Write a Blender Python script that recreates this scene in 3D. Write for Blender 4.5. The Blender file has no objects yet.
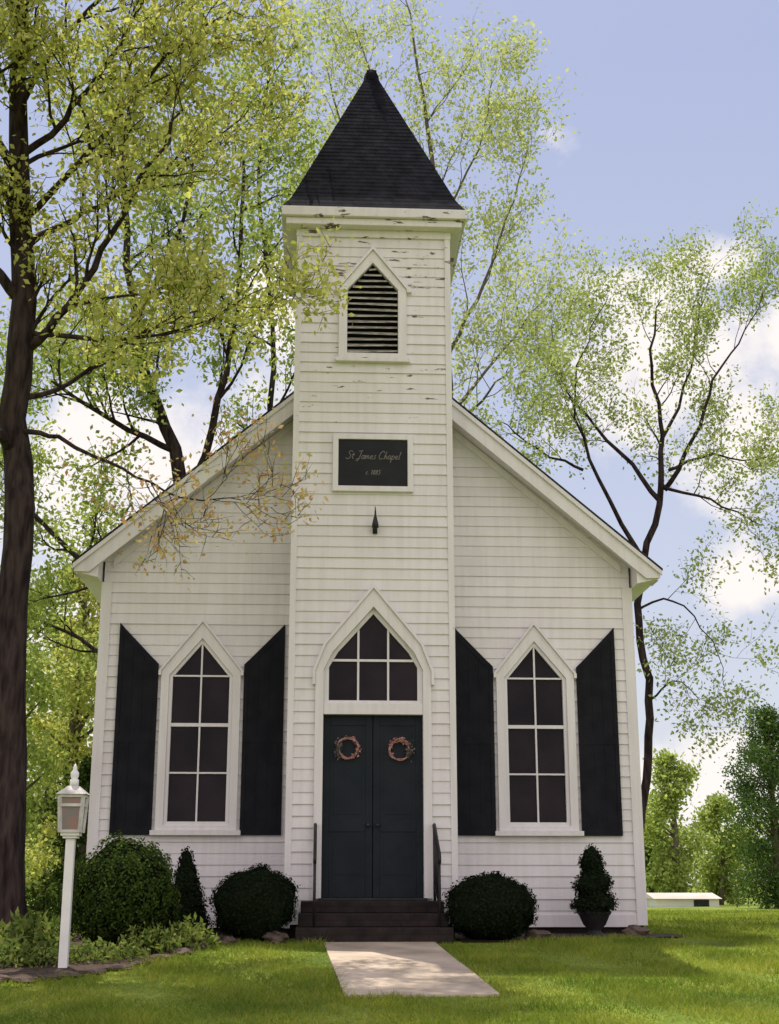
import bpy, math, random
import numpy as np
from mathutils import Vector, Matrix, noise as mnoise
R = math.radians
sc = bpy.context.scene
COL = sc.collection
random.seed(7)

# ---------------------------------------------------------------- camera
F = 1350.0
CAM = Vector((-0.7, -17.0, 0.62))
TH, PS = math.atan(373/F), R(3.1)
fwd = Vector((math.sin(PS)*math.cos(TH), math.cos(PS)*math.cos(TH), math.sin(TH)))
rgt = Vector((math.cos(PS), -math.sin(PS), 0))
upv = rgt.cross(fwd)
cd = bpy.data.cameras.new("camera"); cam = bpy.data.objects.new("camera", cd); COL.objects.link(cam)
cd.sensor_fit = 'VERTICAL'; cd.sensor_height = 36; cd.lens = F/1024*36
cd.clip_end = 3000; cd.clip_start = 0.05
cam.location = CAM; cam.rotation_euler = (math.pi/2+TH, 0, -PS)
sc.camera = cam

def ray(px, py):
    return fwd + rgt*((px*1.0143-389.5)/F) + upv*((512-py)/F)
def at(px, py, Y):
    d = ray(px, py); t = (Y-CAM.y)/d.y
    return CAM + d*t
def gz(x, y):
    f = 0.07*np.clip(np.minimum(np.asarray(y)+0.8, 0), -17.5, 0)
    b = -0.006*np.clip(np.asarray(y)-4, 0, 60)
    return f + b + 0.012*np.sin(np.asarray(x)*1.3+1)*np.sin(np.asarray(y)*1.1)
def on_ground(px, py):
    d = ray(px, py); t = 5.0
    while t < 400:
        p = CAM + d*t
        if p.z < gz(p.x, p.y): return p
        t += 0.02
    return p
def gpt(px, Y):
    p = at(px, 920, Y); return Vector((p.x, Y, float(gz(p.x, Y))))

# ---------------------------------------------------------------- materials
def rgba(c): return (c[0], c[1], c[2], 1)
def new_mat(name):
    m = bpy.data.materials.new(name); m.use_nodes = True
    nt = m.node_tree; b = nt.nodes['Principled BSDF']
    return m, nt, b
def mat(name, c1, c2=None, rough=0.7, scale=4, bump=0.0, bscale=None, spec=0.3, stretch=(1,1,1), metal=0, detail=6):
    m, nt, b = new_mat(name)
    b.inputs['Roughness'].default_value = rough
    b.inputs['Specular IOR Level'].default_value = spec
    b.inputs['Metallic'].default_value = metal
    tc = nt.nodes.new('ShaderNodeTexCoord'); mp = nt.nodes.new('ShaderNodeMapping')
    mp.inputs['Scale'].default_value = stretch
    nt.links.new(tc.outputs['Object'], mp.inputs[0])
    n = nt.nodes.new('ShaderNodeTexNoise'); n.inputs['Scale'].default_value = scale; n.inputs['Detail'].default_value = detail
    nt.links.new(mp.outputs[0], n.inputs['Vector'])
    cr = nt.nodes.new('ShaderNodeValToRGB')
    cr.color_ramp.elements[0].position = 0.35; cr.color_ramp.elements[1].position = 0.65
    cr.color_ramp.elements[0].color = rgba(c1); cr.color_ramp.elements[1].color = rgba(c2 or c1)
    nt.links.new(n.outputs[0], cr.inputs[0]); nt.links.new(cr.outputs[0], b.inputs['Base Color'])
    if bump:
        n2 = nt.nodes.new('ShaderNodeTexNoise'); n2.inputs['Scale'].default_value = bscale or scale*4; n2.inputs['Detail'].default_value = 5
        nt.links.new(mp.outputs[0], n2.inputs['Vector'])
        bp = nt.nodes.new('ShaderNodeBump'); bp.inputs['Strength'].default_value = bump; bp.inputs['Distance'].default_value = 0.02
        nt.links.new(n2.outputs[0], bp.inputs['Height']); nt.links.new(bp.outputs[0], b.inputs['Normal'])
    return m

def paint_mat(name, stops):
    """white weathered paint; stops = (height fraction of 0..10 m, peel amount) pairs"""
    m, nt, b = new_mat(name)
    N, L = nt.nodes, nt.links
    b.inputs['Roughness'].default_value = 0.7; b.inputs['Specular IOR Level'].default_value = 0.15
    tc = N.new('ShaderNodeTexCoord')
    geo = N.new('ShaderNodeNewGeometry')
    ns = N.new('ShaderNodeTexNoise'); ns.inputs['Scale'].default_value = .8; ns.inputs['Detail'].default_value = 8
    L.new(tc.outputs['Object'], ns.inputs['Vector'])
    cr = N.new('ShaderNodeValToRGB'); cr.color_ramp.elements[0].position = .3; cr.color_ramp.elements[1].position = .7
    cr.color_ramp.elements[0].color = (.715,.665,.715,1); cr.color_ramp.elements[1].color = (.775,.73,.775,1)
    L.new(ns.outputs[0], cr.inputs[0])
    mr = N.new('ShaderNodeMapRange'); mr.inputs['To Min'].default_value = .95; mr.inputs['To Max'].default_value = 1.0
    L.new(geo.outputs['Random Per Island'], mr.inputs['Value'])
    mu = N.new('ShaderNodeMix'); mu.data_type = 'RGBA'; mu.blend_type = 'MULTIPLY'; mu.inputs[0].default_value = 1
    L.new(cr.outputs[0], mu.inputs[6]); L.new(mr.outputs[0], mu.inputs[7])
    mp = N.new('ShaderNodeMapping'); mp.inputs['Scale'].default_value = (9, 9, .7); L.new(tc.outputs['Object'], mp.inputs[0])
    n3 = N.new('ShaderNodeTexNoise'); n3.inputs['Scale'].default_value = 1.5; n3.inputs['Detail'].default_value = 6; L.new(mp.outputs[0], n3.inputs['Vector'])
    c3 = N.new('ShaderNodeValToRGB'); c3.color_ramp.elements[0].position = .35; c3.color_ramp.elements[1].position = .6
    c3.color_ramp.elements[0].color = (.93,.92,.91,1); c3.color_ramp.elements[1].color = (1,1,1,1)
    L.new(n3.outputs[0], c3.inputs[0])
    m2 = N.new('ShaderNodeMix'); m2.data_type = 'RGBA'; m2.blend_type = 'MULTIPLY'; m2.inputs[0].default_value = 1
    L.new(mu.outputs[2], m2.inputs[6]); L.new(c3.outputs[0], m2.inputs[7])
    mp2 = N.new('ShaderNodeMapping'); mp2.inputs['Scale'].default_value = (2.0, 2.0, 9); L.new(tc.outputs['Object'], mp2.inputs[0])
    n4 = N.new('ShaderNodeTexNoise'); n4.inputs['Scale'].default_value = 1.6; n4.inputs['Detail'].default_value = 9; n4.inputs['Roughness'].default_value = .65
    L.new(mp2.outputs[0], n4.inputs['Vector'])
    sp = N.new('ShaderNodeSeparateXYZ'); L.new(tc.outputs['Object'], sp.inputs[0])
    dv = N.new('ShaderNodeMath'); dv.operation = 'DIVIDE'; dv.inputs[1].default_value = 10; L.new(sp.outputs[2], dv.inputs[0])
    zr = N.new('ShaderNodeValToRGB'); e = zr.color_ramp.elements
    e[0].position = stops[0][0]; e[0].color = (stops[0][1],)*3+(1,); e[1].position = stops[-1][0]; e[1].color = (stops[-1][1],)*3+(1,)
    for p_, a_ in stops[1:-1]:
        q = e.new(p_); q.color = (a_,a_,a_,1)
    L.new(dv.outputs[0], zr.inputs[0])
    ad = N.new('ShaderNodeMath'); ad.operation = 'ADD'; L.new(n4.outputs[0], ad.inputs[0]); L.new(zr.outputs[0], ad.inputs[1])
    c4 = N.new('ShaderNodeValToRGB'); c4.color_ramp.elements[0].position = .78; c4.color_ramp.elements[1].position = .80
    L.new(ad.outputs[0], c4.inputs[0])
    m3 = N.new('ShaderNodeMix'); m3.data_type = 'RGBA'; L.new(c4.outputs[0], m3.inputs[0])
    L.new(m2.outputs[2], m3.inputs[6]); m3.inputs[7].default_value = (.15,.105,.09,1)
    L.new(m3.outputs[2], b.inputs['Base Color'])
    n5 = N.new('ShaderNodeTexNoise'); n5.inputs['Scale'].default_value = 40; L.new(tc.outputs['Object'], n5.inputs['Vector'])
    bp = N.new('ShaderNodeBump'); bp.inputs['Strength'].default_value = .25; bp.inputs['Distance'].default_value = .006
    L.new(n5.outputs[0], bp.inputs['Height']); L.new(bp.outputs[0], b.inputs['Normal'])
    return m

def leaf_mat(name, cols, trans=0.45, patch=0.0):
    m = bpy.data.materials.new(name); m.use_nodes = True
    nt = m.node_tree; N, L = nt.nodes, nt.links
    N.remove(N['Principled BSDF']); out = N['Material Output']
    geo = N.new('ShaderNodeNewGeometry'); cr = N.new('ShaderNodeValToRGB')
    e = cr.color_ramp.elements
    e[0].color = rgba(cols[0]); e[1].color = rgba(cols[-1])
    for i, c in enumerate(cols[1:-1]):
        q = e.new((i+1)/(len(cols)-1)); q.color = rgba(c)
    L.new(geo.outputs['Random Per Island'], cr.inputs[0])
    col = cr.outputs[0]
    if patch:
        tc = N.new('ShaderNodeTexCoord'); n = N.new('ShaderNodeTexNoise'); n.inputs['Scale'].default_value = 1.1; n.inputs['Detail'].default_value = 7
        L.new(tc.outputs['Object'], n.inputs['Vector'])
        pr_ = N.new('ShaderNodeValToRGB'); pr_.color_ramp.elements[0].position = .35; pr_.color_ramp.elements[1].position = .65
        pr_.color_ramp.elements[0].color = (1-patch, 1-patch*.8, 1-patch*.9, 1); pr_.color_ramp.elements[1].color = (1+patch*.35, 1+patch*.12, 1, 1)
        L.new(n.outputs[0], pr_.inputs[0])
        mm = N.new('ShaderNodeMix'); mm.data_type = 'RGBA'; mm.blend_type = 'MULTIPLY'; mm.inputs[0].default_value = 1
        L.new(col, mm.inputs[6]); L.new(pr_.outputs[0], mm.inputs[7]); col = mm.outputs[2]
    d = N.new('ShaderNodeBsdfDiffuse'); t = N.new('ShaderNodeBsdfTranslucent'); mx = N.new('ShaderNodeMixShader')
    mx.inputs[0].default_value = trans
    L.new(col, d.inputs[0])
    g = N.new('ShaderNodeMix'); g.data_type = 'RGBA'; g.blend_type = 'MULTIPLY'; g.inputs[0].default_value = 1
    L.new(col, g.inputs[6]); g.inputs[7].default_value = (1.0, 1.0, .75, 1)
    L.new(g.outputs[2], t.inputs[0])
    L.new(d.outputs[0], mx.inputs[1]); L.new(t.outputs[0], mx.inputs[2]); L.new(mx.outputs[0], out.inputs[0])
    return m

def shingle_mat(name, c1, c2, ax='X', sx=.25, sz=.14, spec=.3, mort=.6):
    m, nt, b = new_mat(name); N, L = nt.nodes, nt.links
    b.inputs['Roughness'].default_value = .9; b.inputs['Specular IOR Level'].default_value = spec
    tc = N.new('ShaderNodeTexCoord'); sp = N.new('ShaderNodeSeparateXYZ'); L.new(tc.outputs['Object'], sp.inputs[0])
    ad = N.new('ShaderNodeMath'); ad.operation = 'ADD'
    L.new(sp.outputs[0], ad.inputs[0]); L.new(sp.outputs[1], ad.inputs[1])
    cb = N.new('ShaderNodeCombineXYZ'); L.new(ad.outputs[0] if ax == 'X' else sp.outputs[1], cb.inputs[0]); L.new(sp.outputs[2], cb.inputs[1])
    br = N.new('ShaderNodeTexBrick'); br.inputs['Scale'].default_value = 1; br.inputs['Brick Width'].default_value = sx; br.inputs['Row Height'].default_value = sz
    br.inputs['Mortar Size'].default_value = .005; br.inputs['Color1'].default_value = rgba(c1); br.inputs['Color2'].default_value = rgba(c2)
    br.inputs['Mortar'].default_value = rgba([c*mort for c in c1])
    L.new(cb.outputs[0], br.inputs['Vector'])
    n = N.new('ShaderNodeTexNoise'); n.inputs['Scale'].default_value = 6; n.inputs['Detail'].default_value = 7; L.new(tc.outputs['Object'], n.inputs['Vector'])
    mr = N.new('ShaderNodeMapRange'); mr.inputs['From Min'].default_value=.3; mr.inputs['From Max'].default_value=.7; mr.inputs['To Min'].default_value = .6; mr.inputs['To Max'].default_value = 1.4
    L.new(n.outputs[0], mr.inputs['Value'])
    mu = N.new('ShaderNodeMix'); mu.data_type = 'RGBA'; mu.blend_type = 'MULTIPLY'; mu.inputs[0].default_value = 1
    L.new(br.outputs[0], mu.inputs[6]); L.new(mr.outputs[0], mu.inputs[7]); L.new(mu.outputs[2], b.inputs['Base Color'])
    bp = N.new('ShaderNodeBump'); bp.inputs['Strength'].default_value = .4 if mort < .8 else .15; bp.inputs['Distance'].default_value = .008
    L.new(br.outputs['Fac'], bp.inputs['Height']); bp.invert = True; L.new(bp.outputs[0], b.inputs['Normal'])
    return m

M = {}
M['siding'] = paint_mat('white_siding_paint', [(.0,.06),(.60,.07),(.70,.145),(.745,.18),(.77,.12),(.83,.14),(.87,.205),(.93,.13)])
M['trim'] = paint_mat('white_trim_paint', [(.0,.04),(.70,.08),(.80,.15),(.90,.16),(.93,.19),(.97,.18)])
M['door'] = mat('black_door_paint', (.012,.016,.023), (.017,.021,.029), .6, 3, .15, spec=.12)
M['shutter'] = mat('black_shutter_paint', (.009,.009,.014), (.014,.014,.020), .7, 5, .2, spec=.10)
M['pane'] = mat('dark_window_glass', (.008,.006,.011), (.022,.014,.020), .12, 1.6, spec=.10)
M['roof'] = shingle_mat('dark_roof_shingles', (.020,.020,.026), (.033,.031,.038), 'Y')
M['spire'] = shingle_mat('dark_spire_shingles', (.010,.010,.016), (.019,.018,.026), 'X', .13, .074, spec=.06, mort=.8)
M['brick'] = shingle_mat('dark_brown_brick', (.026,.017,.017), (.016,.012,.013), 'X', .21, .075)
M['sign'] = mat('sign_board', (.013,.013,.018), (.018,.018,.024), .5, 4, spec=.15)
M['letter'] = mat('sign_lettering', (.24,.21,.20), None, .6)
M['slat'] = mat('weathered_slat', (.46,.42,.41), (.16,.14,.13), .8, 9, .3, stretch=(1,1,6))
M['black'] = mat('dark_void', (.012,.011,.014), None, .9)
M['iron'] = mat('black_iron', (.014,.014,.016), (.025,.022,.022), .5, 10)
M['concrete'] = mat('walk_concrete', (.33,.26,.20), (.56,.45,.35), .9, 1.6, .4, 30, detail=10)
M['bark'] = mat('dark_bark', (.018,.012,.014), (.062,.043,.043), .95, 5, 1.0, 9, stretch=(3,3,.6), spec=.1)
M['bark2'] = mat('grey_bark', (.09,.08,.06), (.17,.14,.11), .95, 5, .8, 9, stretch=(3,3,.6), spec=.1)
M['mulch'] = mat('bed_mulch', (.035,.022,.016), (.09,.056,.04), .95, 14, 1.0, 40)
M['stone'] = mat('field_stone', (.06,.040,.036), (.15,.105,.09), .9, 5, .8, 14)
M['post'] = mat('white_post_paint', (.74,.70,.73), (.82,.79,.81), .5, 5)
M['lampglass'] = mat('hazy_lamp_glass', (.19,.18,.19), (.30,.17,.155), .2, 9)  # reddish mottling is a pane reflection painted into the glass colour
M['lampmetal'] = mat('whitish_lamp_metal', (.46,.43,.42), (.62,.59,.58), .6, 8)
M['urn'] = mat('dark_urn', (.014,.013,.016), (.028,.025,.025), .6, 8, .2)
M['wreath'] = mat('dried_vine', (.38,.17,.16), (.50,.26,.24), .9, 20, .5)
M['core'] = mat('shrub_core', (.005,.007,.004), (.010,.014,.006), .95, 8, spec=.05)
M['shed'] = mat('white_shed_wall', (.7,.68,.66), (.8,.78,.76), .7, 1)
M['shedroof'] = mat('pale_metal_roof', (.50,.43,.38), (.60,.53,.48), .6, 1)
M['leaf_oak'] = leaf_mat('spring_leaf_yellow_green', [(.36,.40,.08),(.56,.58,.17),(.68,.64,.27),(.30,.35,.08)], .58)
M['leaf_orange'] = leaf_mat('young_leaf_orange', [(.58,.30,.18),(.60,.44,.22),(.54,.50,.2)], .5)
M['leaf_mid'] = leaf_mat('spring_leaf_mid_green', [(.24,.32,.07),(.38,.47,.13),(.48,.53,.19),(.20,.27,.06)], .55)
M['leaf_right'] = leaf_mat('spring_leaf_soft_green', [(.30,.38,.11),(.42,.50,.18),(.50,.54,.24),(.24,.31,.09)], .5)
M['leaf_pale'] = leaf_mat('spring_leaf_pale', [(.52,.56,.24),(.44,.50,.20),(.62,.62,.34)], .55)
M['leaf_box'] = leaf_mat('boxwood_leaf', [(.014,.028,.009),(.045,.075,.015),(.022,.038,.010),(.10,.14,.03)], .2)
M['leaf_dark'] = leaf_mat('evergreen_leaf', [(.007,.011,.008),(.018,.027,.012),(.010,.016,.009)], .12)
M['leaf_cedar'] = leaf_mat('cedar_leaf', [(.06,.11,.035),(.11,.18,.05),(.08,.13,.04)], .3)
M['leaf_bed'] = leaf_mat('bed_leaf', [(.08,.14,.03),(.19,.26,.06),(.30,.33,.10),(.06,.10,.025)], .4)
M['grass'] = leaf_mat('grass_blade', [(.17,.25,.03),(.28,.37,.05),(.38,.42,.075),(.19,.28,.035),(.42,.38,.14)], .4, patch=.5)

def ground_mat():
    m, nt, b = new_mat('lawn_soil'); N, L = nt.nodes, nt.links
    b.inputs['Roughness'].default_value = .95; b.inputs['Specular IOR Level'].default_value = .1
    tc = N.new('ShaderNodeTexCoord')
    a = N.new('ShaderNodeTexNoise'); a.inputs['Scale'].default_value = .9; a.inputs['Detail'].default_value = 9; L.new(tc.outputs['Object'], a.inputs['Vector'])
    c = N.new('ShaderNodeValToRGB'); e = c.color_ramp.elements
    e[0].position = .3; e[0].color = (.08,.12,.022,1); e[1].position = .72; e[1].color = (.30,.32,.06,1)
    q = e.new(.5); q.color = (.17,.23,.035,1)
    L.new(a.outputs[0], c.inputs[0])
    a2 = N.new('ShaderNodeTexNoise'); a2.inputs['Scale'].default_value = 30; a2.inputs['Detail'].default_value = 6; L.new(tc.outputs['Object'], a2.inputs['Vector'])
    mu = N.new('ShaderNodeMix'); mu.data_type = 'RGBA'; mu.blend_type = 'OVERLAY'; mu.inputs[0].default_value = .8
    L.new(c.outputs[0], mu.inputs[6]); L.new(a2.outputs[0], mu.inputs[7]); L.new(mu.outputs[2], b.inputs['Base Color'])
    bp = N.new('ShaderNodeBump'); bp.inputs['Strength'].default_value = .8; bp.inputs['Distance'].default_value = .04
    L.new(a2.outputs[0], bp.inputs['Height']); L.new(bp.outputs[0], b.inputs['Normal'])
    return m
M['ground'] = ground_mat()

# ---------------------------------------------------------------- objects
def empty(name, loc, label, cat, group=None):
    o = bpy.data.objects.new(name, None); COL.objects.link(o); o.location = loc
    o['label'] = label; o['category'] = cat
    if group: o['group'] = group
    return o
def tag(o, label, cat, group=None):
    o['label'] = label; o['category'] = cat
    if group: o['group'] = group
    return o

class MB:
    def __init__(s): s.v = []; s.f = []
    def add(s, vs, fs):
        n = len(s.v); s.v += [tuple(v) for v in vs]; s.f += [tuple(i+n for i in f) for f in fs]
    def box(s, x0, x1, y0, y1, z0, z1):
        s.add([(x0,y0,z0),(x1,y0,z0),(x1,y1,z0),(x0,y1,z0),(x0,y0,z1),(x1,y0,z1),(x1,y1,z1),(x0,y1,z1)],
              [(0,3,2,1),(4,5,6,7),(0,1,5,4),(1,2,6,5),(2,3,7,6),(3,0,4,7)])
    def prism(s, poly, y0, y1):      # poly in x,z
        n = len(poly)
        s.add([(x,y0,z) for x,z in poly]+[(x,y1,z) for x,z in poly],
              [tuple(range(n)), tuple(range(2*n-1,n-1,-1))]+[(i,i+n,(i+1)%n+n,(i+1)%n) for i in range(n)])
    def ring(s, o, i_, y0, y1, closed=True):
        n = len(o); m = n if closed else n-1
        vs = [(x,y0,z) for x,z in o]+[(x,y0,z) for x,z in i_]+[(x,y1,z) for x,z in o]+[(x,y1,z) for x,z in i_]
        fs = []
        for a in range(m):
            b = (a+1) % n
            fs += [(a,b,b+n,a+n), (a+2*n,a+3*n,b+3*n,b+2*n), (a,a+2*n,b+2*n,b), (a+n,b+n,b+3*n,a+3*n)]
        if not closed: fs += [(0,n,3*n,2*n),(n-1,3*n-1,4*n-1,2*n-1)]
        s.add(vs, fs)
    def bar(s, p, q, w, h=None):
        p, q = Vector(p), Vector(q); h = h or w; d = (q-p).normalized()
        a = d.cross(Vector((0,0,1)))
        if a.length < .05: a = Vector((1,0,0))
        a.normalize(); b = a.cross(d).normalized()
        vs = [c+a*(w/2*i)+b*(h/2*j) for c in (p,q) for i,j in ((-1,-1),(1,-1),(1,1),(-1,1))]
        s.add(vs, [(0,3,2,1),(4,5,6,7),(0,1,5,4),(1,2,6,5),(2,3,7,6),(3,0,4,7)])
    def tube(s, pts, rad, n=6, cap=True):
        k = len(pts); vs = []; ref = None
        for i in range(k):
            d = (pts[min(i+1,k-1)]-pts[max(i-1,0)])
            if d.length < 1e-6: d = Vector((0,0,1))
            d.normalize()
            if ref is None: ref = d.orthogonal().normalized()
            ref = (ref - d*ref.dot(d));
            if ref.length < 1e-4: ref = d.orthogonal()
            ref.normalize(); b = d.cross(ref)
            for j in range(n):
                t = 2*math.pi*j/n; vs.append(pts[i]+ref*(math.cos(t)*rad[i])+b*(math.sin(t)*rad[i]))
        fs = [(i*n+j, i*n+(j+1)%n, (i+1)*n+(j+1)%n, (i+1)*n+j) for i in range(k-1) for j in range(n)]
        if cap: fs += [tuple(range(n-1,-1,-1)), tuple(range((k-1)*n, k*n))]
        s.add(vs, fs)
    def lathe(s, prof, c=(0,0,0), n=20):
        vs = []; c = Vector(c)
        for r_, z in prof:
            for j in range(n):
                t = 2*math.pi*j/n; vs.append(c+Vector((r_*math.cos(t), r_*math.sin(t), z)))
        k = len(prof)
        fs = [(i*n+j, i*n+(j+1)%n, (i+1)*n+(j+1)%n, (i+1)*n+j) for i in range(k-1) for j in range(n)]
        fs += [tuple(range(n-1,-1,-1)), tuple(range((k-1)*n, k*n))]
        s.add(vs, fs)
    def build(s, name, m, parent=None, smooth=False, bevel=0, label=None):
        me = bpy.data.meshes.new(name); me.from_pydata(s.v, [], s.f); me.materials.append(m)
        if smooth: me.polygons.foreach_set('use_smooth', [True]*len(me.polygons))
        me.update()
        o = bpy.data.objects.new(name, me); COL.objects.link(o)
        if parent:
            o.parent = parent
            r_ = parent
            off = Vector((0,0,0))
            while r_: off += r_.location; r_ = r_.parent
            me.transform(Matrix.Translation(-off))
        if bevel:
            b = o.modifiers.new('bevel', 'BEVEL'); b.width = bevel; b.segments = 2; b.limit_method = 'ANGLE'
        if label: o['label'] = label
        return o

rng = np.random.default_rng(11)
def leaves_obj(name, cen, size, m, parent=None, aspect=.55, droop=0.0, normal=None):
    cen = np.asarray(cen, dtype=np.float64); n = len(cen)
    a = rng.normal(size=(n,3)); a[:,2] -= droop
    a /= np.linalg.norm(a, axis=1)[:,None]
    b = rng.normal(size=(n,3))
    if normal is not None:
        a = a - normal*(a*normal).sum(1)[:,None]*.7; a /= np.linalg.norm(a, axis=1)[:,None]
        b = np.cross(normal + rng.normal(size=(n,3))*.35, a)
    b -= a*(a*b).sum(1)[:,None]; b /= np.linalg.norm(b, axis=1)[:,None]
    s = (size*rng.uniform(.6, 1.3, n))[:,None]
    v = np.stack([cen, cen+a*s*.5+b*s*aspect*.5, cen+a*s, cen+a*s*.5-b*s*aspect*.5], 1).reshape(-1,3)
    off = np.zeros(3); r_ = parent
    while r_: off += np.array(r_.location); r_ = r_.parent
    v -= off
    me = bpy.data.meshes.new(name)
    me.vertices.add(4*n); me.vertices.foreach_set('co', v.astype(np.float32).ravel())
    me.loops.add(4*n); me.loops.foreach_set('vertex_index', np.arange(4*n, dtype=np.int32))
    me.polygons.add(n); me.polygons.foreach_set('loop_start', np.arange(0,4*n,4, dtype=np.int32))
    me.update(calc_edges=True); me.validate(); me.materials.append(m)
    o = bpy.data.objects.new(name, me); COL.objects.link(o); o.parent = parent
    return o

# ================================================================ SETTING
def axis(lo, hi, st, far):
    c = list(np.arange(lo, hi+1e-6, st)); d = st; a = hi; b = lo; up_, dn = [], []
    while a < far: d *= 1.35; a += d; up_.append(a)
    d = st
    while b > -far: d *= 1.35; b -= d; dn.append(b)
    return dn[::-1]+c+up_
xs = axis(-12, 12, .4, 900); ys = axis(-18, 20, .4, 900)
g = MB(); nx = len(xs)
g.v = [(x, y, float(gz(x,y))) for y in ys for x in xs]
g.f = [(j*nx+i, j*nx+i+1, (j+1)*nx+i+1, (j+1)*nx+i) for j in range(len(ys)-1) for i in range(nx-1)]
o = g.build('ground', M['ground'], smooth=True); o['kind'] = 'structure'

wk = MB()
def walk_edges(y):
    t = (-.96-y)/(4.04); return -.58+.15*t, .68+.205*t
for i in range(3):
    y0 = -.99-i*1.34; y1 = y0-1.333
    a0,b0 = walk_edges(y0); a1,b1 = walk_edges(y1)
    z0 = float(gz(0,y0))+.022; z1 = float(gz(0,y1))+.022
    wk.add([(a1,y1,z1),(b1,y1,z1),(b0,y0,z0),(a0,y0,z0),(a1,y1,z1-.14),(b1,y1,z1-.14),(b0,y0,z0-.14),(a0,y0,z0-.14)],
           [(0,1,2,3),(4,7,6,5),(0,4,5,1),(1,5,6,2),(2,6,7,3),(3,7,4,0)])
o = wk.build('path', M['concrete'], bevel=.004); o['kind'] = 'structure'

bed_pts = [on_ground(*p) for p in [(-60,985),(20,982),(75,977),(130,968),(175,956),(212,943)]]
bed_poly = [(p.x,p.y) for p in bed_pts] + [(-1.15,-.6),(-1.15,.9),(-9,.9)]
def in_poly(x, y, poly):
    c = False; n = len(poly)
    for i in range(n):
        x0,y0 = poly[i]; x1,y1 = poly[(i+1)%n]
        if (y0 > y) != (y1 > y) and x < (x1-x0)*(y-y0)/(y1-y0)+x0: c = not c
    return c
bm_ = MB(); st = .15; idx = {}
def bedv(i,j):
    if (i,j) not in idx:
        x=-9+i*st; y=-6+j*st
        idx[(i,j)] = len(bm_.v); bm_.v.append((x,y,float(gz(x,y))+.02+.02*mnoise.noise(Vector((x*3,y*3,0)))))
    return idx[(i,j)]
for i in range(56):
    for j in range(48):
        if in_poly(-9+(i+.5)*st, -6+(j+.5)*st, bed_poly):
            bm_.f.append((bedv(i,j),bedv(i+1,j),bedv(i+1,j+1),bedv(i,j+1)))
o = bm_.build('planting_bed', M['mulch'], smooth=True); o['kind'] = 'structure'
b2 = MB(); rp = [(1.0,-.95),(1.6,-1.0),(2.6,-.55),(3.9,-.15),(3.9,.98),(1.0,.98)]
b2.add([(x,y,float(gz(x,y))+.02) for x,y in rp], [tuple(range(len(rp)))])
o = b2.build('wall_side_bed', M['mulch']); o['kind'] = 'structure'

# ================================================================ CHAPEL
HW = 3.58; YM = 1.0; TW = 1.03; BACK = 12.0
EX, EZ = 3.92, 4.74; SL = (7.2-4.74)/(3.92-1.03)
def roof_z(x): return EZ + (EX-abs(x))*SL
chapel = empty('chapel', (0,1,0), 'small white clapboard chapel with a dark pyramid-roofed bell tower and black double door', 'chapel')

def siding(mb, org, xd, od, Lf, Rf, z0, z1, openings=(), ex=.142):
    org, xd, od = Vector(org), Vector(xd), Vector(od)
    rows = []; z = z0
    while z < z1-1e-6: rows.append((z, min(z+ex, z1))); z += ex
    for (ra, rb) in rows:
        lip = .0165+random.uniform(-.006,.005)
        cuts = [ra, rb]
        for c, prof in openings:
            for zz, h in prof:
                if ra < zz < rb: cuts.append(zz)
        cuts = sorted(cuts)
        for a, b in zip(cuts[:-1], cuts[1:]):
            if b-a < 1e-4: continue
            mid = (a+b)/2
            segs = [(Lf(a), Rf(a), Lf(b), Rf(b))]
            for c, prof in sorted(openings, key=lambda q: q[0]):
                if prof[0][0] < mid < prof[-1][0]:
                    ha = np.interp(a, [p[0] for p in prof], [p[1] for p in prof]); hb = np.interp(b, [p[0] for p in prof], [p[1] for p in prof])
                    l = segs.pop(); segs += [(l[0], c-ha, l[2], c-hb), (c+ha, l[1], c+hb, l[3])]
            def pt(x, z):
                t = (z-ra)/(rb-ra); return org+xd*x+Vector((0,0,z))+od*(lip*(1-t)+.001)
            for (la, ra_, lb, rb_) in segs:
                if ra_-la < 1e-3 and rb_-lb < 1e-3: continue
                vs = [pt(la,a), pt(ra_,a), pt(rb_,b), pt(lb,b)]
                fs = [(0,1,2,3)]
                if a == ra:
                    vs += [org+xd*la+Vector((0,0,a)), org+xd*ra_+Vector((0,0,a))]; fs.append((5,1,0,4))
                mb.add(vs, fs)

WX = 2.23
win_prof = [(1.30,.47),(3.38,.47),(3.88,0.001)]
mw = MB()
gl = lambda z: -min(HW, EX-(max(z,EZ-.1)-EZ)/SL-.02) if z > EZ-.3 else -HW
siding(mw, (0,YM,0), (1,0,0), (0,-1,0), gl, lambda z: -gl(z), .16, 7.98, [(-WX,win_prof),(WX,win_prof)])
mw.build('front_wall', M['siding'], chapel)
sw = MB()
siding(sw, (-HW,0,0), (0,-1,0), (-1,0,0), lambda z:-BACK, lambda z:-YM, .16, 4.72)
sw.build('side_wall', M['siding'], chapel)
sw = MB()
siding(sw, (HW,0,0), (0,1,0), (1,0,0), lambda z:YM, lambda z:BACK, .16, 4.72)
sw.build('side_wall', M['siding'], chapel)
sw = MB(); siding(sw, (0,BACK,0), (-1,0,0), (0,1,0), gl, lambda z:-gl(z), .16, 7.98)
sw.build('back_wall', M['siding'], chapel)

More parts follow.
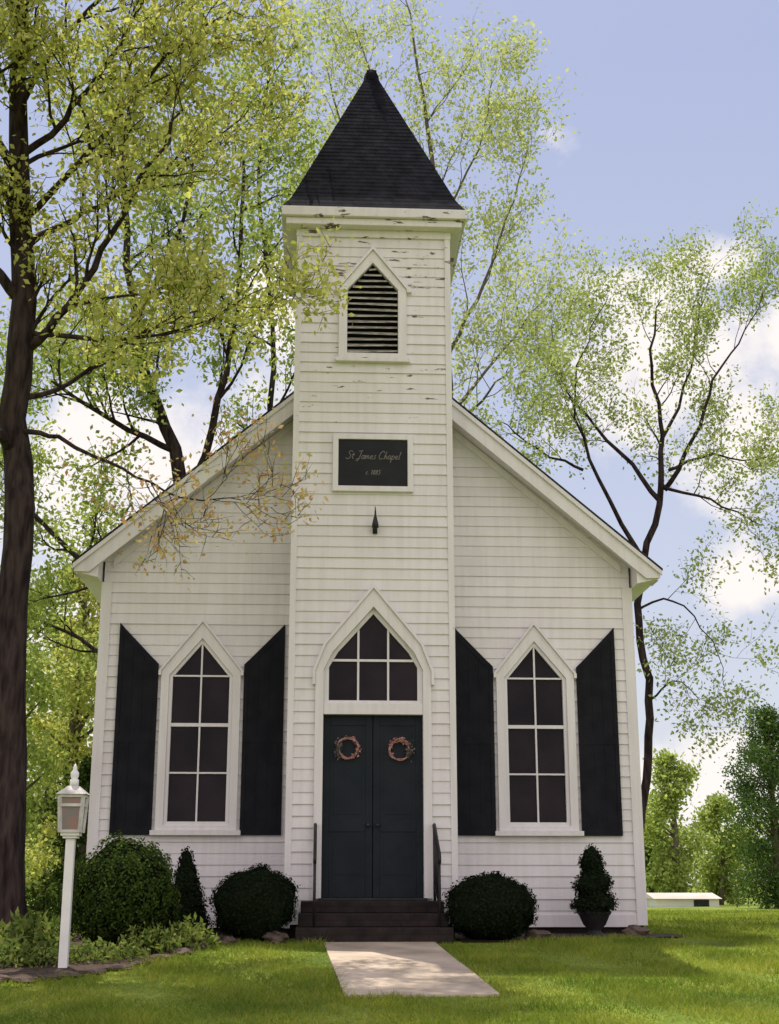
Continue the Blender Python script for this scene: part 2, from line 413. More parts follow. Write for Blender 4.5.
tw = MB()
door_prof = [(.40,.64),(3.28,.64),(4.10,.001)]
vent_prof = [(7.50,.38),(8.48,.38),(8.92,.001)]
siding(tw, (0,0,0), (1,0,0), (0,-1,0), lambda z:-TW, lambda z:TW, .16, 9.5, [(0.01,door_prof),(-.01,vent_prof)])
siding(tw, (-TW,0,0), (0,-1,0), (-1,0,0), lambda z:-2*TW, lambda z:0, .16, 9.5)
siding(tw, (TW,0,0), (0,1,0), (1,0,0), lambda z:0, lambda z:2*TW, .16, 9.5)
siding(tw, (0,2*TW,0), (-1,0,0), (0,1,0), lambda z:-TW, lambda z:TW, 6.5, 9.5)
tw.build('tower_wall', M['siding'], chapel)

fd = MB(); fd.box(-HW+.02,HW-.02,YM+.02,BACK-.02,-.3,.17); fd.box(-TW+.02,TW-.02,.02,YM+.019,-.3,.17)
fd.build('foundation', M['brick'], chapel)

def corner(x, y, sx, z0, z1, w=.10):
    c = MB(); x0, x1 = (x-.028, x+w) if sx < 0 else (x-w, x+.028)
    c.box(x0, x1, y-.028, y+.0, z0, z1)
    if sx < 0: c.box(x-.028, x, y+.0005, y+w, z0, z1)
    else: c.box(x, x+.028, y+.0005, y+w, z0, z1)
    c.build('corner_board', M['trim'], chapel)
corner(-HW, YM, -1, .12, 4.56, .11); corner(HW, YM, 1, .12, 4.56, .11)
corner(-TW, 0, -1, .12, 9.38, .05); corner(TW, 0, 1, .12, 9.38, .05)
for xa, xb in ((-HW+.115,-TW-.03),(TW+.03,HW-.115)):
    wt = MB(); wt.box(xa,xb,YM-.03,YM,.10,.25)
    wt.build('skirt_board', M['trim'], chapel)

th = .022; c_ = 1/math.cos(math.atan(SL))
for s in (-1,1):
    r_ = MB()
    ox, oz = EX+.03, roof_z(EX+.03)
    poly = [(s*0, roof_z(0)+th*c_), (s*ox, oz+th*c_), (s*ox, oz+.004), (s*0, roof_z(0)+.004)]
    tz = lambda x: roof_z(x)
    pf = [(s*(TW+.021), tz(TW+.021)+th*c_), (s*ox, oz+th*c_), (s*ox, oz+.004), (s*(TW+.021), tz(TW+.021)+.004)]
    r_.prism(pf, .56, 2*TW+.03); r_.prism(poly, 2*TW+.031, BACK+.45)
    r_.build('roof', M['roof'], chapel)
    rb_ = MB(); x0 = TW+.022; dz = .29
    rb_.prism([(s*x0, tz(x0)), (s*EX, EZ), (s*EX, EZ-.12), (s*(EX-.19), EZ-dz+.162), (s*x0, tz(x0)-dz)], .60, .635)
    rb_.build('rake_board', M['trim'], chapel, bevel=.004)
    cm = MB(); cm.prism([(s*x0, tz(x0)-.003), (s*(EX+.02), tz(EX+.02)-.003), (s*(EX+.02), tz(EX+.02)-.075), (s*x0, tz(x0)-.078)], .565, .598)
    cm.build('crown_moulding', M['trim'], chapel, bevel=.006)
    so = MB(); so.prism([(s*x0, tz(x0)-dz+.05), (s*(EX-.02), EZ-dz+.14), (s*(EX-.02), EZ-dz+.165), (s*x0, tz(x0)-dz+.075)], .636, YM-.002)
    so.build('soffit', M['trim'], chapel)
    fr = MB(); xe = HW-.115; fr.prism([(s*x0, tz(x0)-dz+.045), (s*xe, tz(xe)-dz+.045), (s*xe, tz(xe)-dz-.07), (s*x0, tz(x0)-dz-.07)], YM-.034, YM-.003)
    fr.build('frieze_board', M['trim'], chapel)
    eb = MB()
    eb.add([(s*(EX-.01),.64,EZ-.02),(s*(EX-.01),.64,EZ-.12),(s*(HW+.03),.64,EZ-.19),(s*(HW+.03),.64,EZ+.10),
            (s*(EX-.01),BACK+.4,EZ-.02),(s*(EX-.01),BACK+.4,EZ-.12),(s*(HW+.03),BACK+.4,EZ-.19),(s*(HW+.03),BACK+.4,EZ+.10)],
           [(0,1,2,3),(7,6,5,4),(0,4,5,1),(1,5,6,2),(2,6,7,3),(3,7,4,0)])
    eb.build('eave_box', M['trim'], chapel)

cy = TW
co = MB(); h = 1.27
co.box(-h,h,cy-h,cy+h,9.46,9.60)
h = 1.21; co.box(-h,h,cy-h,cy+h,9.36,9.458)
co.build('cornice', M['trim'], chapel, bevel=.01)
fz = MB(); h = TW+.035
fz.ring([(-h,-h),(h,-h),(h,h),(-h,h)], [(-TW+.01,-TW+.01),(TW-.01,-TW+.01),(TW-.01,TW-.01),(-TW+.01,TW-.01)], 9.25, 9.357)
fz.v = [(x, z+cy, y) for x,y,z in fz.v]
fz.build('tower_frieze', M['trim'], chapel)
sp_ = MB(); zb, zt = 9.60, 12.62; rows = 40
def sh(z):
    t = (z-zb)/(zt-zb); return max(.075, 1.22*(1-t)) if t > .06 else 1.22*(1-t)+.04*(1-t/.06)
for i in range(rows-1):
    a = zb+(zt-zb)*i/rows; b = zb+(zt-zb)*(i+1)/rows; ha = sh(a)+.002; hb = sh(b)
    vs = [(-ha,cy-ha,a),(ha,cy-ha,a),(ha,cy+ha,a),(-ha,cy+ha,a),(-hb,cy-hb,b),(hb,cy-hb,b),(hb,cy+hb,b),(-hb,cy+hb,b)]
    sp_.add(vs, [(0,3,2,1),(0,1,5,4),(1,2,6,5),(2,3,7,6),(3,0,4,7),(4,5,6,7)])
spire = sp_.build('spire_roof', M['spire'], chapel)
cp = MB()
cp.lathe([(.125,12.36),(.11,12.49),(.075,12.56)], (0,cy,0), 8)
cp.build('spire_cap', M['spire'], spire)

def house(c, h, z0, zs, za): return [(c-h,z0),(c+h,z0),(c+h,zs),(c,za),(c-h,zs)]
def window(c):
    w = MB(); w.ring(house(c,.525,1.30,3.36,4.02), house(c,.42,1.36,3.30,3.80), YM-.055, YM+.02)
    fr = w.build('window', M['trim'], chapel, bevel=.004)
    s2 = MB(); s2.ring(house(c,.419,1.361,3.30,3.799), house(c,.375,1.41,3.285,3.735), YM-.02, YM+.05)
    s2.build('sash', M['trim'], fr)
    mu = MB(); mw_ = .011
    mu.box(c-mw_,c+mw_,YM-.008,YM+.03,1.41,3.74)
    for z in (2.03, 3.30): mu.box(c-.375,c+.375,YM-.0065,YM+.03,z-mw_,z+mw_)
    mu.box(c-.376,c+.376,YM-.012,YM+.035,2.63,2.675)
    mu.build('muntin', M['trim'], fr)
    p = MB(); p.prism(house(c,.42,1.36,3.30,3.80), YM+.036, YM+.045); p.build('pane', M['pane'], fr)
    s3 = MB(); s3.box(c-.58,c+.58,YM-.10,YM-.001,1.235,1.298); s3.build('sill', M['trim'], fr, bevel=.005)
    h = MB(); h.ring([(c+.56,3.30),(c+.56,3.36),(c,4.065),(c-.56,3.36),(c-.56,3.30)], [(c+.526,3.30),(c+.526,3.36),(c,4.021),(c-.526,3.36),(c-.526,3.30)], YM-.085, YM-.001, closed=False)
    h.build('drip_moulding', M['trim'], fr)
    return fr
window(-WX); window(WX)

def shutter(c, s):
    xi, xo = c+s*.565, c+s*1.10
    zi, zo, z0 = 3.45, 4.0, 1.24
    if s > 0 and c < 0 : xo = min(xo, -TW-.07)
    if s < 0 and c > 0 : xo = max(xo, TW+.07)
    ztop = lambda x: zi+(zo-zi)*(x-xi)/(xo-xi)
    y0, y1 = YM-.055, YM-.026
    f = MB(); w = .055
    ix, ox = xi+s*w, xo-s*w
    def pr(poly, a, b):
        f.prism(poly if s > 0 else poly[::-1], a, b)
    pr([(xi,z0),(ix,z0),(ix,ztop(ix)),(xi,zi)], y0, y1)
    pr([(ox,z0),(xo,z0),(xo,zo),(ox,ztop(ox))], y0, y1)
    for za, zb_ in ((z0,z0+.1),(2.42,2.52)): pr([(ix,za),(ox,za),(ox,zb_),(ix,zb_)], y0+.002, y1)
    pr([(ix,ztop(ix)-.1),(ox,ztop(ox)-.1),(ox,ztop(ox)-.003),(ix,ztop(ix)-.003)], y0+.002, y1)
    k = 3
    for i in range(k):
        a = ix+(ox-ix)*i/k+s*.0012; b = ix+(ox-ix)*(i+1)/k-s*.0012
        pr([(a,z0+.101),(b,z0+.101),(b,ztop(b)-.101),(a,ztop(a)-.101)], y0+.008, y1)
    pr([(xi,z0),(xo,z0),(xo,zo-.01),(xi,zi-.01)], y1-.002, y1+.004)
    f.build('shutter', M['shutter'], chapel)
for c in (-WX, WX):
    for s in (-1, 1): shutter(c, s)

DX = .015
dc = MB()
dc.ring([(DX-.73,.46),(DX-.73,3.22),(DX-.60,3.56),(DX,4.29),(DX+.60,3.56),(DX+.73,3.22),(DX+.73,.46)],
        [(DX-.625,.46),(DX-.625,3.24),(DX-.52,3.46),(DX,4.05),(DX+.52,3.46),(DX+.625,3.24),(DX+.625,.46)], -.06, .09, closed=False)
dcase = dc.build('door_casing', M['trim'], chapel, bevel=.004)
dm = MB(); dm.ring([(DX-.765,3.05),(DX-.765,3.23),(DX-.63,3.58),(DX,4.345),(DX+.63,3.58),(DX+.765,3.23),(DX+.765,3.05)],
        [(DX-.731,3.05),(DX-.731,3.22),(DX-.601,3.56),(DX,4.291),(DX+.601,3.56),(DX+.731,3.22),(DX+.731,3.05)], -.09, -.001, closed=False)
dm.build('drip_moulding', M['trim'], dcase)
tr = MB(); tr.ring([(DX-.624,2.82),(DX+.624,2.82),(DX+.624,3.24),(DX+.519,3.46),(DX,4.048),(DX-.519,3.46),(DX-.624,3.24)],
        [(DX-.56,2.86),(DX+.56,2.86),(DX+.56,3.28),(DX+.45,3.47),(DX,3.97),(DX-.45,3.47),(DX-.56,3.28)], .01, .07)
trw = tr.build('transom_window', M['trim'], chapel)
tm = MB()
for x in (-.19,.19): tm.box(DX+x-.013,DX+x+.013,.025,.055,2.86,3.77)
tm.box(DX-.55,DX+.55,.0265,.055,3.355,3.385)
tm.build('muntin', M['trim'], trw)
tp = MB(); tp.prism([(DX-.60,2.83),(DX+.60,2.83),(DX+.60,3.26),(DX+.5,3.46),(DX,4.02),(DX-.5,3.46),(DX-.60,3.26)], .056, .064); tp.build('pane', M['pane'], trw)
th_ = MB(); th_.box(DX-.624,DX+.624,-.045,.085,2.68,2.818); th_.build('transom_bar', M['trim'], chapel, bevel=.004)
for s in (-1,1):
    d = MB(); xa, xb = (DX-.622, DX-.004) if s < 0 else (DX+.004, DX+.622)
    d.box(xa, xb, .06, .10, .47, 2.678)
    w = .085
    d.box(xa, xa+w, .050, .0595, .47, 2.678); d.box(xb-w, xb, .050, .0595, .47, 2.678)
    for za, zb_ in ((.47,.68),(1.25,1.40),(2.55,2.678)): d.box(xa+w+.001, xb-w-.001, .051, .0595, za, zb_)
    leaf = d.build('door', M['door'], chapel, bevel=.004)
    pn = MB()
    for za, zb_ in ((.74,1.19),(1.46,2.49)): pn.box(xa+w+.05, xb-w-.05, .055, .0595, za, zb_)
    pn.build('door_panel', M['door'], leaf, bevel=.003)
    k = MB(); kx = DX+s*.06
    k.tube([Vector((kx,.05,1.33)),Vector((kx,.0,1.33)),Vector((kx,-.012,1.33)),Vector((kx,-.022,1.33))],[.010,.012,.026,.018],10)
    k.build('door_knob', M['iron'], leaf, smooth=True)
sl = MB(); sl.box(DX-.66,DX+.66,-.09,.10,.437,.468); sl.build('threshold', M['urn'], chapel, bevel=.005)

for i, (yy, z1) in enumerate(((-.98,.15),(-.68,.30),(-.38,.435))):
    s_ = MB(); wd = (.90,.875,.85)[i]; z0 = (-.25,.151,.301)[i]
    s_.box(-wd, wd, yy, -.031, z0, z1)
    s_.build('step', M['brick'], chapel, bevel=.012)
for sx, x in ((-1,-.69),(1,.76)):
    hr = MB()
    pts = [Vector((x,-.06,1.32)), Vector((x,-.16,1.33)), Vector((x,-.50,1.14)), Vector((x,-.80,.98)), Vector((x,-.84,.93)), Vector((x,-.83,.86))]
    hr.tube(pts, [.02]*6, 8)
    hr.tube([Vector((x,-.14,.435)),Vector((x,-.14,1.32))],[.017,.017],8)
    hr.tube([Vector((x,-.78,.15)),Vector((x,-.78,.99))],[.017,.017],8)
    hr.tube([Vector((x,-.14,.62)),Vector((x,-.78,.36))],[.011,.011],6)
    for k in range(1,5):
        y = -.14-.64*k/5; hr.tube([Vector((x,y,.62-.26*k/5)),Vector((x,y,1.33-.33*k/5))],[.008,.008],6)
    hr.build('handrail', M['iron'], chapel, smooth=True)

vm = MB(); c = -.01
vm.ring(house(c,.46,7.46,8.46,9.05), house(c,.345,7.53,8.46,8.86), -.055, .03)
vent = vm.build('louvre_vent', M['trim'], chapel, bevel=.004)
vk = MB(); vk.prism(house(c,.38,7.50,8.48,8.90), .10, .11); vk.build('backing', M['black'], vent)
vs_ = MB(); z = 7.55
while z < 8.82:
    hh = .344 if z+.05 < 8.46 else .344*(8.86-z-.045)/.40
    if hh > .02:
        j = random.uniform(-.010,.010)
        vs_.add([(c-hh,-.03,z+j),(c+hh,-.03,z-j),(c+hh,.05,z+.05),(c-hh,.05,z+.05),(c-hh,-.03,z+.022+j),(c+hh,-.03,z+.022-j),(c+hh,.05,z+.07),(c-hh,.05,z+.07)],
            [(0,3,2,1),(4,5,6,7),(0,1,5,4),(1,2,6,5),(2,3,7,6),(3,0,4,7)])
    z += .086
vs_.build('slat', M['slat'], vent)
ve = MB(); ve.box(c-.50,c+.50,-.085,-.001,7.40,7.458); ve.build('sill', M['trim'], vent, bevel=.004)
vh = MB(); vh.ring([(c+.53,8.42),(c+.53,8.47),(c+.49,8.50),(c,9.10),(c-.49,8.50),(c-.53,8.47),(c-.53,8.42)],
                   [(c+.461,8.42),(c+.461,8.44),(c+.461,8.465),(c,9.051),(c-.461,8.465),(c-.461,8.44),(c-.461,8.42)], -.085, -.001, closed=False)
vh.build('drip_moulding', M['trim'], vent)

sg = MB(); c = .0; sg.box(c-.455,c+.455,-.045,-.03,5.66,6.30); sign = sg.build('sign', M['sign'], chapel)
sf = MB(); sf.ring([(c-.53,5.585),(c+.53,5.585),(c+.53,6.375),(c-.53,6.375)],[(c-.456,5.659),(c+.456,5.659),(c+.456,6.301),(c-.456,6.301)],-.065,-.002)
sf.build('sign_frame', M['trim'], sign, bevel=.006)
G = {
 'S': (.62,[[(.62,.85),(.5,1),(.3,.98),(.2,.8),(.35,.6),(.5,.42),(.45,.15),(.25,0),(.05,.03),(0,.18)]]),
 'J': (.55,[[(.15,.95),(.35,1),(.65,1)],[(.48,1),(.42,.5),(.35,.05),(.2,-.25),(.02,-.2),(.05,-.05),(.3,.05)]]),
 'C': (.62,[[(.6,.8),(.52,.98),(.35,1),(.12,.75),(.03,.4),(.1,.08),(.3,0),(.55,.12)]]),
 't': (.3,[[(.2,.75),(.1,.2),(.14,.02),(.3,.08)],[(.0,.52),(.32,.52)]]),
 'a': (.42,[[(.34,.42),(.2,.48),(.05,.3),(.04,.08),(.14,.0),(.28,.14),(.36,.45),(.3,.1),(.36,.0),(.46,.08)]]),
 'm': (.62,[[(.04,.45),(.06,.0)],[(.06,.25),(.18,.46),(.27,.4),(.26,.0)],[(.27,.25),(.4,.46),(.48,.4),(.47,.05),(.62,.08)]]),
 'e': (.38,[[(.05,.2),(.25,.28),(.28,.42),(.16,.47),(.04,.28),(.08,.03),(.22,.0),(.38,.12)]]),
 's': (.34,[[(.28,.42),(.16,.48),(.08,.36),(.22,.2),(.2,.03),(.04,.0)]]),
 'h': (.42,[[(.2,.95),(.1,.5),(.04,.0)],[(.07,.22),(.2,.46),(.3,.4),(.28,.05),(.42,.08)]]),
 'p': (.42,[[(.1,.45),(.06,.0),(.0,-.4)],[(.08,.3),(.22,.47),(.34,.36),(.3,.08),(.18,.0),(.06,.06)]]),
 'l': (.26,[[(.2,.95),(.1,.4),(.1,.04),(.26,.06)]]),
 'c': (.34,[[(.28,.4),(.18,.47),(.05,.3),(.05,.06),(.16,.0),(.3,.08)]]),
 '.': (.2,[[(.06,.0),(.09,.03)]]),
 '1': (.32,[[(.06,.6),(.2,.75),(.12,.0)]]),
 '8': (.42,[[(.2,.4),(.08,.55),(.15,.75),(.3,.72),(.32,.55),(.2,.4),(.04,.22),(.08,.0),(.24,.0),(.32,.18),(.2,.4)]]),
 '5': (.42,[[(.38,.75),(.16,.75),(.1,.45),(.26,.45),(.32,.2),(.2,.0),(.03,.04)]]),
 ' ': (.25,[]),
}
def script(txt, size, x, z, r):
    wtot = sum(G[ch][0]+.01 for ch in txt)*size; px_ = x-wtot/2; m = MB()
    for ch in txt:
        w_, st_ = G[ch]
        for s_ in st_:
            pts = [Vector((px_+(a+.22*b)*size, -.047, z+b*size)) for a,b in s_]
            m.tube(pts, [r]*len(pts), 5)
        px_ += (w_+.01)*size
    m.build('lettering', M['letter'], sign)
script('St James Chapel', .112, .0, 6.03, .0045); script('c. 1885', .08, .0, 5.82, .004)

lt = MB(); x = .03
lt.box(x-.03,x+.03,-.05,-.024,5.02,5.12)
lt.tube([Vector((x,-.04,5.10)),Vector((x,-.12,5.14)),Vector((x,-.15,5.22)),Vector((x,-.13,5.30)),Vector((x,-.13,5.36))],[.012,.012,.016,.010,.004],8)
lt.lathe([(.008,.0),(.045,.02),(.040,.07),(.022,.15),(.008,.2)], (x,-.13,5.06), 10)
lt.build('wall_lamp', M['iron'], chapel, smooth=True)

# ================================================================ WREATHS
def wreath(px, py, label, seed, side):
    p = at(px, py, .03); p.y = .02
    r_ = empty('door_wreath', p, label, 'wreath', None)
    rr = random.Random(seed); m = MB(); RR = .125
    for k in range(3):
        pts = []; ph = rr.uniform(0,6)
        for i in range(25):
            t = 2*math.pi*i/24; rad = RR+.012*math.sin(3*t+ph)+rr.uniform(-.005,.005)
            pts.append(Vector((p.x+rad*math.cos(t), p.y-.01+.012*math.sin(5*t+ph), p.z+rad*math.sin(t))))
        m.tube(pts, [.007]*25, 5)
    m.build('vine_ring', M['wreath'], r_, smooth=True)
    cs = []
    for i in range(170):
        t = (math.pi*.5 if side > 0 else 0)+rr.gauss(0,1.1); rad = RR+rr.gauss(0,.012)
        cs.append((p.x+rad*math.cos(t), p.y-.02+rr.uniform(-.02,.01), p.z+rad*math.sin(t)))
    leaves_obj('dried_flowers', cs, .028, M['leaf_wreath'], r_)
    cs = [(p.x+side*.12+rr.gauss(0,.022), p.y-.03, p.z-.01+rr.gauss(0,.055)) for i in range(60)]
    leaves_obj('sprig', cs, .045, M['leaf_sprig'], r_)
M['leaf_wreath'] = leaf_mat('dried_flower', [(.50,.24,.22),(.60,.34,.31),(.38,.17,.16)], .2)
M['leaf_sprig'] = leaf_mat('pale_sprig', [(.20,.16,.16),(.13,.12,.12)], .2)
wreath(343, 748, 'dried pinkish vine wreath on the left door leaf', 1, -1)
wreath(394, 750, 'dried pinkish vine wreath on the right door leaf', 2, 1)

# ================================================================ LAMP POST
p = on_ground(62, 970); LP = Vector((p.x, p.y, float(gz(p.x,p.y))))
lp = empty('lamp_post', LP, 'white lamp post with a square lantern standing in the planting bed', 'lamp post')
x, y, z = LP
m = MB(); m.box(x-.043,x+.043,y-.043,y+.043,z-.1,1.06); m.build('post', M['post'], lp, bevel=.006)
m = MB(); m.box(x-.07,x+.07,y-.07,y+.07,1.061,1.085); m.box(x-.09,x+.09,y-.09,y+.09,1.0855,1.118); m.build('collar', M['post'], lp, bevel=.004)
hb, ht = .095, .115; za, zb2 = 1.12, 1.47
m = MB(); m.add([(x-hb,y-hb,za),(x+hb,y-hb,za),(x+hb,y+hb,za),(x-hb,y+hb,za),(x-ht,y-ht,zb2),(x+ht,y-ht,zb2),(x+ht,y+ht,zb2),(x-ht,y+ht,zb2)],[(0,3,2,1),(4,5,6,7),(0,1,5,4),(1,2,6,5),(2,3,7,6),(3,0,4,7)])
lan = m.build('lantern', M['lampglass'], lp)
m = MB()
for i,j in ((-1,-1),(1,-1),(1,1),(-1,1)): m.bar((x+i*hb,y+j*hb,za),(x+i*ht,y+j*ht,zb2),.03)
for q, hh in ((za+.01,hb),(1.38,ht-.004),(zb2,ht)):
    for a,b in (((-1,-1),(1,-1)),((1,-1),(1,1)),((1,1),(-1,1)),((-1,1),(-1,-1))):
        m.bar((x+a[0]*hh,y+a[1]*hh,q),(x+b[0]*hh,y+b[1]*hh,q),.028)
m.build('lantern_frame', M['lampmetal'], lan)
m = MB(); a = .15; b = .05
m.add([(x-a,y-a,1.485),(x+a,y-a,1.485),(x+a,y+a,1.485),(x-a,y+a,1.485),(x-b,y-b,1.57),(x+b,y-b,1.57),(x+b,y+b,1.57),(x-b,y+b,1.57)],[(0,3,2,1),(4,5,6,7),(0,1,5,4),(1,2,6,5),(2,3,7,6),(3,0,4,7)])
m.build('lantern_roof', M['lampmetal'], lan)
m = MB(); m.lathe([(.045,1.571),(.045,1.63),(.03,1.64),(.042,1.665),(.042,1.70),(.02,1.73),(.022,1.75),(.004,1.79)],(x,y,0),12)
m.build('finial', M['post'], lan, smooth=True)

# ================================================================ SHRUBS
def noisy_blob(mb, c, rad, seed, amp=.12, fr=2.0, n=14, fine=0):
    vs = []; fs = []
    for i in range(n+1):
        ph = math.pi*i/n
        for j in range(2*n):
            t = math.pi*j/n; d = Vector((math.sin(ph)*math.cos(t), math.sin(ph)*math.sin(t), math.cos(ph)))
            k = 1+amp*mnoise.noise(d*fr+Vector((seed,seed*2,0)))+fine*mnoise.noise(d*5)
            vs.append((c[0]+d.x*rad[0]*k, c[1]+d.y*rad[1]*k, c[2]+d.z*rad[2]*k))
    w = 2*n
    for i in range(n):
        for j in range(w): fs.append((i*w+j, (i+1)*w+j, (i+1)*w+(j+1)%w, i*w+(j+1)%w))
    mb.add(vs, fs)
def shell(c, rad, n, seed, amp=.12, fr=2.0, lo=.88, hi=1.02, fine=.1):
    d = rng.normal(size=(n,3)); d /= np.linalg.norm(d,axis=1)[:,None]
    k = np.array([1+amp*mnoise.noise(Vector(q)*fr+Vector((seed,seed*2,0)))+fine*mnoise.noise(Vector(q)*5) for q in d])
    k = k*(hi-(hi-lo)*rng.random(n)**1.0)
    return np.array(c)+d*np.array(rad)*k[:,None], d
def round_shrub(name, px, Y, w, h, label, cat, lm='leaf_box', n=7000, size=.034, seed=1, group=None, hi=1.0):
    b = gpt(px, Y); r_ = empty(name, b, label, cat, group)
    c = (b.x, b.y, b.z+h*.48); rad = (w/2, w/2*.95, h*.52)
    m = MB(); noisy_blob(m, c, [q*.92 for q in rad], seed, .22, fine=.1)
    m.build('dark_core', M['core'], r_, smooth=True)  # solid dark core under the leaf shell, not modelled twigs
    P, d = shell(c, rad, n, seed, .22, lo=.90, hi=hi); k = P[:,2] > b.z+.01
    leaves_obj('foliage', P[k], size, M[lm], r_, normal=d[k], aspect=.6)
    return r_
round_shrub('round_shrub', 122, -1.5, 1.12, 1.14, 'largest rounded green shrub, in the bed beside the lamp post', 'shrub', n=13000, seed=3, size=.04, hi=1.05)
round_shrub('round_shrub', 250, -.75, 1.0, .82, 'low round dark shrub just left of the brick steps', 'shrub', lm='leaf_dark', n=8000, seed=5)
round_shrub('round_shrub', 484, -.62, 1.06, .76, 'low round dark shrub just right of the brick steps', 'shrub', lm='leaf_dark', n=8000, seed=8)

def cone_shrub(name, base, w, h, label, cat, lm, n, seed, parent_z=0, power=.8, wob=.45):
    r_ = empty(name, base, label, cat); rr = random.Random(seed); P = []; D = []
    def rad(t, a): return w/2*min(1, (t/.12)**.5)*(1-t)**power*(1+wob*mnoise.noise(Vector((math.cos(a)*1.3+seed, math.sin(a)*1.3, t*6)))+.14*math.sin(t*17+seed))*1.1
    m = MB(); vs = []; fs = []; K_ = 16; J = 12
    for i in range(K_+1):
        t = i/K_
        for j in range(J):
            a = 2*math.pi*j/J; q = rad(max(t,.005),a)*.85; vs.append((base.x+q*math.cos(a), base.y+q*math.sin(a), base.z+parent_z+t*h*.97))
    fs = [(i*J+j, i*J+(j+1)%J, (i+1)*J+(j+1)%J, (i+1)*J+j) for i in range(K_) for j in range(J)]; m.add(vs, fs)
    m.build('dark_core', M['core'], r_, smooth=True)  # closed dark body filling the cone behind its leaves
    for i in range(n):
        t = 1-math.sqrt(rr.random()); t = max(.01, t); a = rr.uniform(0,6.283); q = rad(t,a)*rr.uniform(.82,1.06)
        P.append((base.x+q*math.cos(a), base.y+q*math.sin(a), base.z+parent_z+t*h+rr.gauss(0,.012))); D.append((math.cos(a),math.sin(a),.5))
    D = np.array(D); D /= np.linalg.norm(D,axis=1)[:,None]
    leaves_obj('foliage', P, .04, M[lm], r_, normal=D)
    return r_
cone_shrub('cone_shrub', gpt(182,.15), .54, 1.08, 'narrow pointed dark evergreen shrub below the left window', 'shrub', 'leaf_dark', 4500, 4, power=.6)
tb = gpt(586, .35)
top = cone_shrub('potted_cone_shrub', tb, .50, .86, 'rough cone-shaped dark shrub in a dark urn at the right end of the front wall', 'potted shrub', 'leaf_dark', 4500, 6, parent_z=.27, power=.5, wob=.5)
m = MB(); m.lathe([(.12,-.02),(.13,.03),(.08,.06),(.075,.09),(.14,.15),(.19,.26),(.215,.29),(.215,.31),(.18,.31),(.16,.28)], tb, 20)
m.build('urn', M['urn'], top, smooth=True)

def clump(px, Y, w, h, n, label, seed, size=.11, name='leafy_plant', lm='leaf_bed'):
    b = gpt(px, Y); r_ = empty(name, b, label, 'plant'); rr = random.Random(seed); cs = []; st = MB()
    for i in range(n):
        a = rr.uniform(0,6.28); q = math.sqrt(rr.random())*w/2; hh = h*(1-.6*(2*q/w)**2)*rr.uniform(.2,1)
        cs.append((b.x+q*math.cos(a), b.y+q*math.sin(a), b.z+hh))
        if i % 12 == 0:
            st.tube([Vector((b.x+q*.4*math.cos(a), b.y+q*.4*math.sin(a), b.z)), Vector((b.x+q*math.cos(a), b.y+q*math.sin(a), b.z+hh))],[.004,.003],3)
    st.build('stem', M['core'], r_)
    leaves_obj('leaves', cs, size, M[lm], r_, aspect=.4)
clump(30,-2.4,.80,.48,800,'leafy green perennial clump at the left edge of the planting bed',1)
clump(6,-3.0,.6,.28,420,'low leafy plant at the foot of the large left tree',2,.08)
clump(92,-2.7,.55,.24,380,'low leafy plant just right of the white lamp post',3,.07)
clump(148,-2.0,.65,.32,520,'pale green plant in front of the largest round shrub',4,.08)
clump(186,-1.6,.62,.33,520,'pale green plant nearest the curved end of the bed edging',5,.08)
clump(122,-2.5,.5,.18,300,'low creeping plant between the lamp post and the end of the bed',8,.06)
clump(45,-3.0,.45,.2,260,'low creeping plant just left of the white lamp post',9,.06)
clump(45,-.4,1.3,.75,1300,'tall loose shrubby plant between the large tree and the left chapel corner',7,.09,'leafy_bush','leaf_box')

def stone(px, py, w, h, seed, label, group=None, name='edging_stone', P=None):
    p = P or on_ground(px, py); b = Vector((p.x, p.y, float(gz(p.x,p.y))+h*.3))
    m = MB(); noisy_blob(m, b, (w/2, w/2*.75, h/2), seed, .45, 1.6, 7)
    o = m.build(name, M['stone'], None); o.data.transform(Matrix.Translation(-b)); o.location = b; o.rotation_euler[2] = seed
    tag(o, label, 'stone', group)
path_px = [(-5,983),(20,982),(45,980),(70,977),(95,974),(118,970),(140,965),(160,960),(178,954),(194,948),(208,943)]
for i, q in enumerate(path_px):
    stone(q[0]+random.uniform(-3,3), q[1], random.uniform(.24,.36), random.uniform(.05,.09), i*1.7+1, 'flat brown edging stone in the curved border of the left planting bed', 'edging stones of the planting bed')
stone(0,0,.34,.16,21,'brown stone against the left end of the bottom step',None,'field_stone',Vector((-1.12,-1.05,0)))
stone(0,0,.22,.12,24,'small brown stone left of the low shrub beside the steps',None,'field_stone',Vector((-1.62,-1.25,0)))
stone(0,0,.30,.14,31,'brown stone right of the low shrub on the right of the steps',None,'field_stone',gpt(530,-.35))
stone(0,0,.36,.18,37,'brown stone at the right corner of the chapel beside the urn',None,'field_stone',gpt(626,.35))

# ================================================================ TREES
def smooth_path(pts, rad, rr, jit=.04, sub=4):
    out = []; ro = []; n = len(pts)
    for i in range(n-1):
        p0 = pts[max(i-1,0)]; p1 = pts[i]; p2 = pts[i+1]; p3 = pts[min(i+2,n-1)]
        for k in range(sub):
            t = k/sub
            q = .5*((2*p1)+(p2-p0)*t+(2*p0-5*p1+4*p2-p3)*t*t+(3*p1-p0-3*p2+p3)*t**3)
            if i+k > 0: q = q+Vector((rr.gauss(0,jit),rr.gauss(0,jit),rr.gauss(0,jit*.5)))
            out.append(q); ro.append(rad[i]*(1-t)+rad[i+1]*t)
    out.append(pts[-1]); ro.append(rad[-1]); return out, ro

